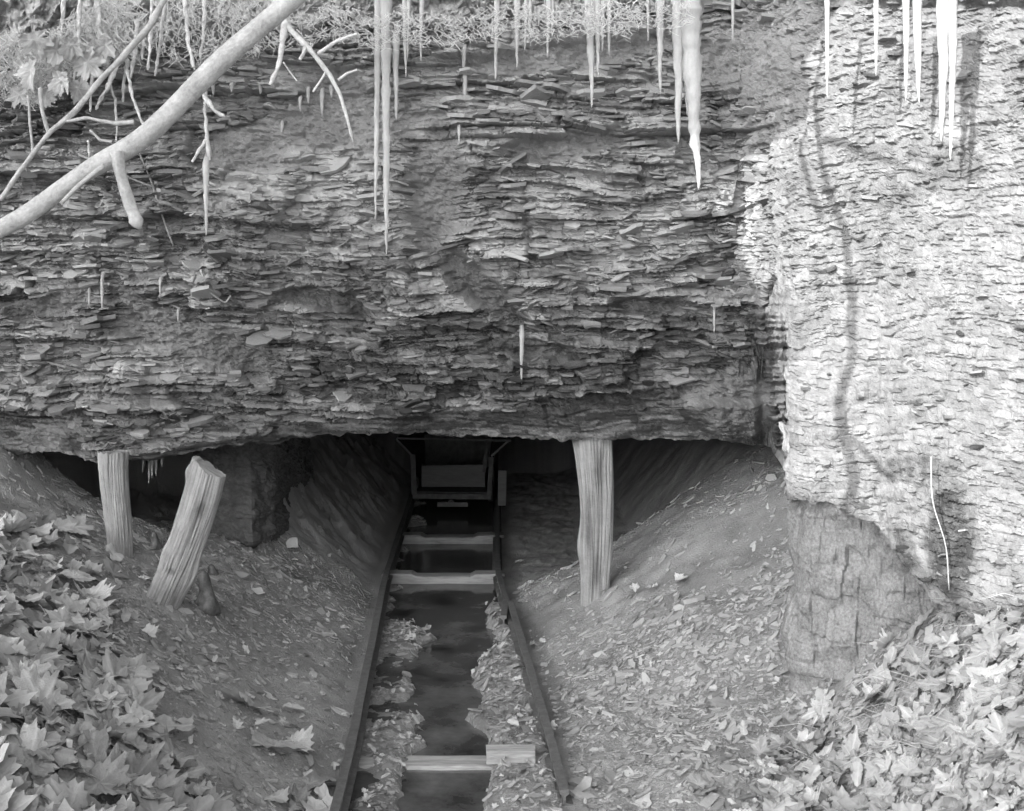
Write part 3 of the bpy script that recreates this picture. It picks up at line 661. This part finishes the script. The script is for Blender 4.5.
icicle(588, -20, 108, 10, 'bent tapering icicle hanging in the middle of the top row', 7.1, lean=5)
icicle(497, -20, 81, 7, 'dull frosted icicle in the top row left of the bent one', 7.12)
icicle(517, -20, 69, 7, 'pale icicle in the top row left of the bent one', 7.12)
icicle(464, 42, 74, 5, 'upper of two small icicles in line below the roots right of the longest icicle')
icicle(465, 70, 103, 6, 'lower of two small icicles in line right of the longest icicle')
icicle(459, 122, 144, 3, 'tiny icicle under a bright ledge right of the longest icicle')
icicle(522, 320, 384, 5, 'lone slender icicle low on the dark face above the mine car')
icicle(102, 270, 309, 3.4, 'lone thin icicle on the face above the far left prop')
icicle(160, 276, 297, 3, 'tiny icicle on the face above the leaning prop')
icicle(89, 285, 308, 2.6, 'tiny dull icicle beside the lone thin one above the far left prop')
icicle(178, 308, 322, 2.6, 'smallest icicle above the smooth soil patch on the left')
icicle(714, 298, 333, 3, 'lone thin icicle on the shaded face beside the sunlit edge')
icicle(780, 100, 122, 5, 'stubby icicle at the shade edge right of the widest icicle')
icicle(827, -20, 98, 5, 'thin icicle in the sun, leftmost of the sunlit icicles', 6.2)
icicle(876, -20, 76, 5, 'short thin icicle on the sunlit rock, second from left', 6.1)
icicle(906, -20, 101, 7, 'pointed icicle left of the two long ones in the sunlit corner', 5.95)
icicle(917, -20, 104, 10, 'broad blunt icicle in the sunlit corner', 5.95)
icicle(943, -20, 142, 13, 'thick long icicle in the sunlit top right corner', 5.9)
icicle(953, -20, 160, 9, 'longest icicle in the sunlit top right corner', 5.88)
icicle(206, 150, 236, 7, 'icicle grown on a forked root beneath the dead limb', 6.95)
for i, (a, b, w) in enumerate([(422, 62, 5), (526, 52, 5), (531, 40, 4), (549, 58, 6), (553, 38, 4), (594, 46, 5), (598, 76, 8), (609, 56, 6), (603, 52, 5), (648, 42, 4), (733, 44, 4), (404, 78, 5), (409, 60, 4)]):
    icicle(a, -16, b, w, 'short icicle in the fringe along the top edge of the shaded rock', 7.1, 'short icicles along the top edge', lean=rng.uniform(-2, 2))
for i, (a, b, c) in enumerate([(143, 455, 472), (149, 455, 484), (152, 455, 478), (156, 456, 476), (162, 455, 467)]):
    icicle(a, b, c, 3, 'tiny drip icicle under the lip between the two left props', 8.3, 'drip icicles between the left props')
for i, (a, b, c, w) in enumerate([(300, 95, 112, 3), (308, 85, 104, 4), (322, 86, 116, 5), (331, 84, 98, 4), (282, 120, 134, 4), (260, 84, 94, 5), (232, 82, 92, 5), (213, 80, 95, 5)]):
    icicle(a, b, c, w, 'small frosted icicle under a ledge between the dead limb and the longest icicle', None, 'small icicles under the upper left ledges')
# ice mounds beneath the drips
def mound(px_, py_, w, h, label):
    c = ground_hit(px_, py_); D = c[1]; r = w / 2 * D / F; hh = h * D / F; t = np.linspace(0, 1, 14)
    pts = c + np.stack([.1 * r * np.sin(t * 5), 0 * t, t * hh * 1.0 - .03], -1)
    mb = MB(); mb.tube(pts, r * (1.0 - .55 * t) * np.sqrt(np.clip(1.02 - t ** 6, 0, 1)) * (1 + .12 * np.sin(t * 9)), 16, .25, 12, 3)
    tag(mb.build('ice_stump', M['dice'], None, True), label, 'ice stump')
mound(206, 608, 27, 44, 'dark bottle shaped ice stump just right of the leaning prop')
mound(155, 546, 14, 20, 'small rounded ice stump between the two left props')
mound(212, 573, 14, 14, 'low glassy ice lump behind the bottle shaped ice stump')

# ---------------------------------------------------------------- dead limb, branches and roots at the upper left
limb = empty('dead_limb', P(0, 230, 4.9))
mb = MB()
lp = resample(np.concatenate([P([-420, 20, 60, 100, 135, 160, 185, 215, 250, 300, 360], [400, 220, 190, 163, 145, 122, 97, 66, 36, -8, -60], 4.9)]), 60)
mb.tube(lp, np.linspace(.026, .041, 60) * (1 + .05 * np.sin(np.arange(60) * .7) + .12 * np.exp(-((np.arange(60) % 17 - 8) / 1.5) ** 2)), 14, .12, 6, 2); mb.build('stem', M['bark'], limb, True)
mb = MB(); q = resample(P([116, 119, 126, 137, 140], [152, 168, 192, 222, 229], 4.84), 20); rr = np.linspace(.026, .020, 20); rr[-4:] = (.024, .028, .020, .006); mb.tube(q, rr, 12, .25, 10, 5); mb.build('broken_stub', M['bark'], limb, True)
mb = MB(); q = resample(P([62, 78, 95, 104], [203, 186, 172, 166], 4.83), 12); mb.tube(q, .009, 8, .3, 9, 8); mb.build('bark_ridge', M['bark'], limb, True)
tag(limb, 'thick pale barkless dead limb slanting across the upper left corner', 'branch')
def branch(name, pts, D, r0, r1, label, cat, subs=(), mt='frost', noise=.3, group=None):
    n = 80; q = resample(P([a for a, _ in pts], [b for _, b in pts], D), n)
    mb = MB(); mb.tube(q, .78 * np.linspace(r0, r1, n) * np.where(np.arange(n) > n - 4, .5, 1), 9, noise, 40 if noise > .4 else 18, int(pts[0][0])); 
    for sp, a, b in subs:
        q2 = resample(P([x for x, _ in sp], [y for _, y in sp], D), 40); mb.tube(q2, .78 * np.linspace(a, b, 40), 7, noise, 30, int(sp[0][1]))
    return tag(mb.build(name, M[mt], None, True), label, cat, group)
branch('forked_branch', [(262, -20), (290, 30), (312, 52), (330, 75), (340, 95), (347, 118), (353, 142)], 6.1, .024, .007, 'slender frosted forking branch hanging between the dead limb and the longest icicle', 'branch',
       [([(318, 54), (335, 42), (345, 38), (357, 34)], .014, .01), ([(286, 22), (282, 45), (279, 65), (270, 85)], .022, .012), ([(327, 70), (320, 82), (313, 92)], .009, .007), ([(306, 46), (303, 54), (300, 60)], .016, .01), ([(338, 80), (346, 74), (357, 70)], .009, .007), ([(283, 62), (290, 72), (297, 81)], .005, .004)])
branch('sapling_stem', [(0, 200), (28, 160), (50, 132), (75, 112), (100, 80), (125, 55), (150, 25), (175, -20)], 6.0, .014, .02, 'thin grey leaning stem crossing the frosted roots at the far left', 'branch', [([(48, 132), (42, 110), (40, 88)], .012, .014), ([(33, 152), (30, 125), (28, 95)], .008, .008), ([(60, 122), (88, 118), (115, 124), (134, 122)], .01, .014), ([(90, 130), (100, 140), (112, 142)], .008, .008)], 'bark')
ROOTS = [([(96, -10), (103, 50), (108, 68)], .022), ([(120, 60), (106, 90), (100, 100), (96, 110)], .015), ([(128, 60), (124, 82), (123, 102)], .013), ([(127, 70), (132, 95), (140, 118), (145, 127)], .012), ([(110, 85), (115, 100), (117, 130), (116, 142)], .01), ([(137, 20), (136, 50), (130, 80)], .016), ([(153, -10), (150, 45), (148, 70)], .012), ([(166, -10), (160, 45), (155, 76)], .013), ([(184, -10), (188, 45), (195, 70)], .016), ([(205, -10), (203, 40), (200, 60)], .014), ([(92, 70), (91, 95), (90, 112)], .011), ([(80, -10), (78, 55), (74, 85)], .014), ([(143, 30), (143, 45), (142, 60)], .015), ([(64, -5), (60, 60), (56, 82)], .013), ([(88, 140), (89, 155), (87, 168)], .008), ([(200, 88), (207, 100), (214, 110), (225, 117)], .016)]
for pts, r in ROOTS:
    branch('hanging_root', pts, 6.85 + random.uniform(-.1, .15), r, r * .7, 'frost coated root hanging in the tangle above and behind the dead limb', 'root', mt='frost', noise=.75, group='frosted roots at the upper left')
branch('forked_root', [(206, 60), (205, 110), (207, 140), (210, 160)], 6.95, .01, .014, 'forked frosty root dangling straight down below the dead limb', 'root', [([(206, 140), (198, 152), (192, 162)], .013, .008)], noise=.5)
for pts, lab in (([(152, 150), (160, 185), (170, 215), (178, 245)], 'long hair thin rootlet trailing down the face right of the broken stub'), ([(215, 265), (222, 285), (236, 298), (242, 290)], 'thin rootlet looping down from a ledge above the smooth soil patch'), ([(125, 170), (145, 182), (162, 188)], 'thin pale twig reaching right from behind the broken stub')):
    q = [face_at(a, b, .06) for a, b in pts]; mb = MB(); mb.tube(resample(q, 20), .006, 6, .3, 9); tag(mb.build('rootlet', M['grass'], None, True), lab, 'root')
# fine rootlets and frosted sod along the brow: uncountable
sx_ = np.arange(-140, 700, 2.5); sv = np.linspace(0, 1, 60)
lowe = np.interp(sx_, [-140, 20, 60, 90, 125, 170, 260, 330, 420, 560, 690], [110, 92, 82, 66, 48, 52, 46, 42, 36, 34, 22]) + 26 * fbm(sx_ / 16., sx_ * 0, 7, 4)
SY = -90 + sv[:, None] * (lowe[None] + 90); SX = np.broadcast_to(sx_, SY.shape)
SD = 7.12 + .0 * SX + .5 * np.clip((sv[:, None] - .86) / .14, 0, 1) ** 2 + .0004 * SX
SD = SD - .30 * fbm(SX / 22., SY / 18., 11, 5) - .16 * fbm(SX / 5., SY / 5., 12, 4)
SV = P(SX, SY, 1.0); SV = np.stack([SV[..., 0] * SD, SD, CH + (SV[..., 2] - CH) * SD], -1)
tag(link('sod_overhang', np_mesh('sod_overhang', SV.reshape(-1, 3), [grid_quads(60, len(sx_))], None, False), M['sod']), kind='structure')
mb = MB(); g = np.random.default_rng(9)
for i in range(4600):
    x0 = g.choice([g.uniform(-30, 130), g.uniform(-30, 270), g.uniform(250, 690)]); y0 = float(np.interp(x0, sx_, lowe)) - g.uniform(-4, 60) * (1 if x0 < 270 else .5)
    D = g.uniform(6.75, 7.08); L = g.uniform(4, 17) * (1 if x0 < 270 else .6); a = g.normal(0, .9)
    dx_ = math.sin(a) * L; q = P([x0, x0 + dx_ * .5 + g.normal(0, 3), x0 + dx_ + g.normal(0, 4)], [y0, y0 + L * .5, y0 + L * (.6 + .4 * math.cos(a))], D)
    mb.tube(q, np.array((1, .9, .5)) * g.uniform(.001, .0032), 4)
tag(mb.build('frosted_rootlets', M['frost']), kind='stuff')
HL = [(88, 62, .14), (62, 80, .11), (78, 88, .10), (30, 70, .13), (45, 95, .09), (105, 45, .10), (55, 50, .12), (20, 95, .10), (35, 40, .12), (72, 45, .1)]
for i, (a, b, s_) in enumerate(HL):
    o = bpy.data.objects.new('frosted_leaf', TEMM[[1, 2, 4, 6, 7, 9, 11, 12][i % 8]]); S.collection.objects.link(o)
    o.matrix_world = Matrix.Translation(P(a, b, 6.72 + random.uniform(-.08, .08))) @ Euler((R(80 + random.uniform(-30, 30)), random.uniform(-.5, .5), random.uniform(-.6, .6))).to_matrix().to_4x4() @ Matrix.Rotation(R(-90) + random.uniform(-.7, .7), 4, 'Z') @ Matrix.Scale(s_, 4)
    tag(o, 'frosted dead leaf caught in the roots in the top left corner', 'leaf', 'leaves caught in the upper left roots')

# ---------------------------------------------------------------- dead stalks at the right
STK = [([(941, 455), (943, 500), (947, 545), (949, 590)], 'tall straight pale stalk standing against the dark soil at far right', .0032)]
for pts, lab, r in STK:
    q = [face_at(a, min(b, interp(LIP, a) - 3), .12) if b < 520 else P(a, b, 5.7) for a, b in pts]
    mb = MB(); mb.tube(resample(q, 14), r, 6, .3, 9); tag(mb.build('dead_stalk', M['grass'], None, True), lab, 'dead stalk')
mb = MB(); g = np.random.default_rng(3)
for i in range(85):
    u_ = g.uniform(790, 1040); e = float(np.interp(u_, [790, 860, 900, 975, 1040], [720, 685, 650, 615, 600])); v_ = e + g.uniform(-6, 130) ** 1.0
    p = ground_hit(u_, min(v_, 800)); a = g.uniform(-.2, .9); L = g.uniform(.08, .32)
    q = p + np.array([[0, 0, .01], [-math.cos(a) * L * .5, g.normal(0, .04), .05], [-math.cos(a) * L, g.normal(0, .07), .02 - math.sin(a) * L * .3]])
    mb.tube(q, np.array((1, .9, .4)) * g.uniform(.001, .0026), 4)
tag(mb.build('dead_grass', M['grass']), kind='stuff')
# pale scrap on the inner bank
c = P(293, 546, ground_hit(293, 546)[1] - .12); 
mb = MB(); a = np.linspace(0, 2 * np.pi, 9)[:-1]; rr = rng.uniform(.03, .06, 8)
mb.add([c + np.array((math.cos(t) * r_, -.02, math.sin(t) * r_ + .03)) for t, r_ in zip(a, rr)] + [c + np.array((math.cos(t) * r_ * .8, .02, math.sin(t) * r_ * .8 + .03)) for t, r_ in zip(a, rr)], [tuple(range(8)), tuple(range(15, 7, -1))] + [(i, i + 8, (i + 1) % 8 + 8, (i + 1) % 8) for i in range(8)])
tag(mb.build('ice_lump', M['ice']), 'small bright white lump on the dark bank left of the rails', 'ice')
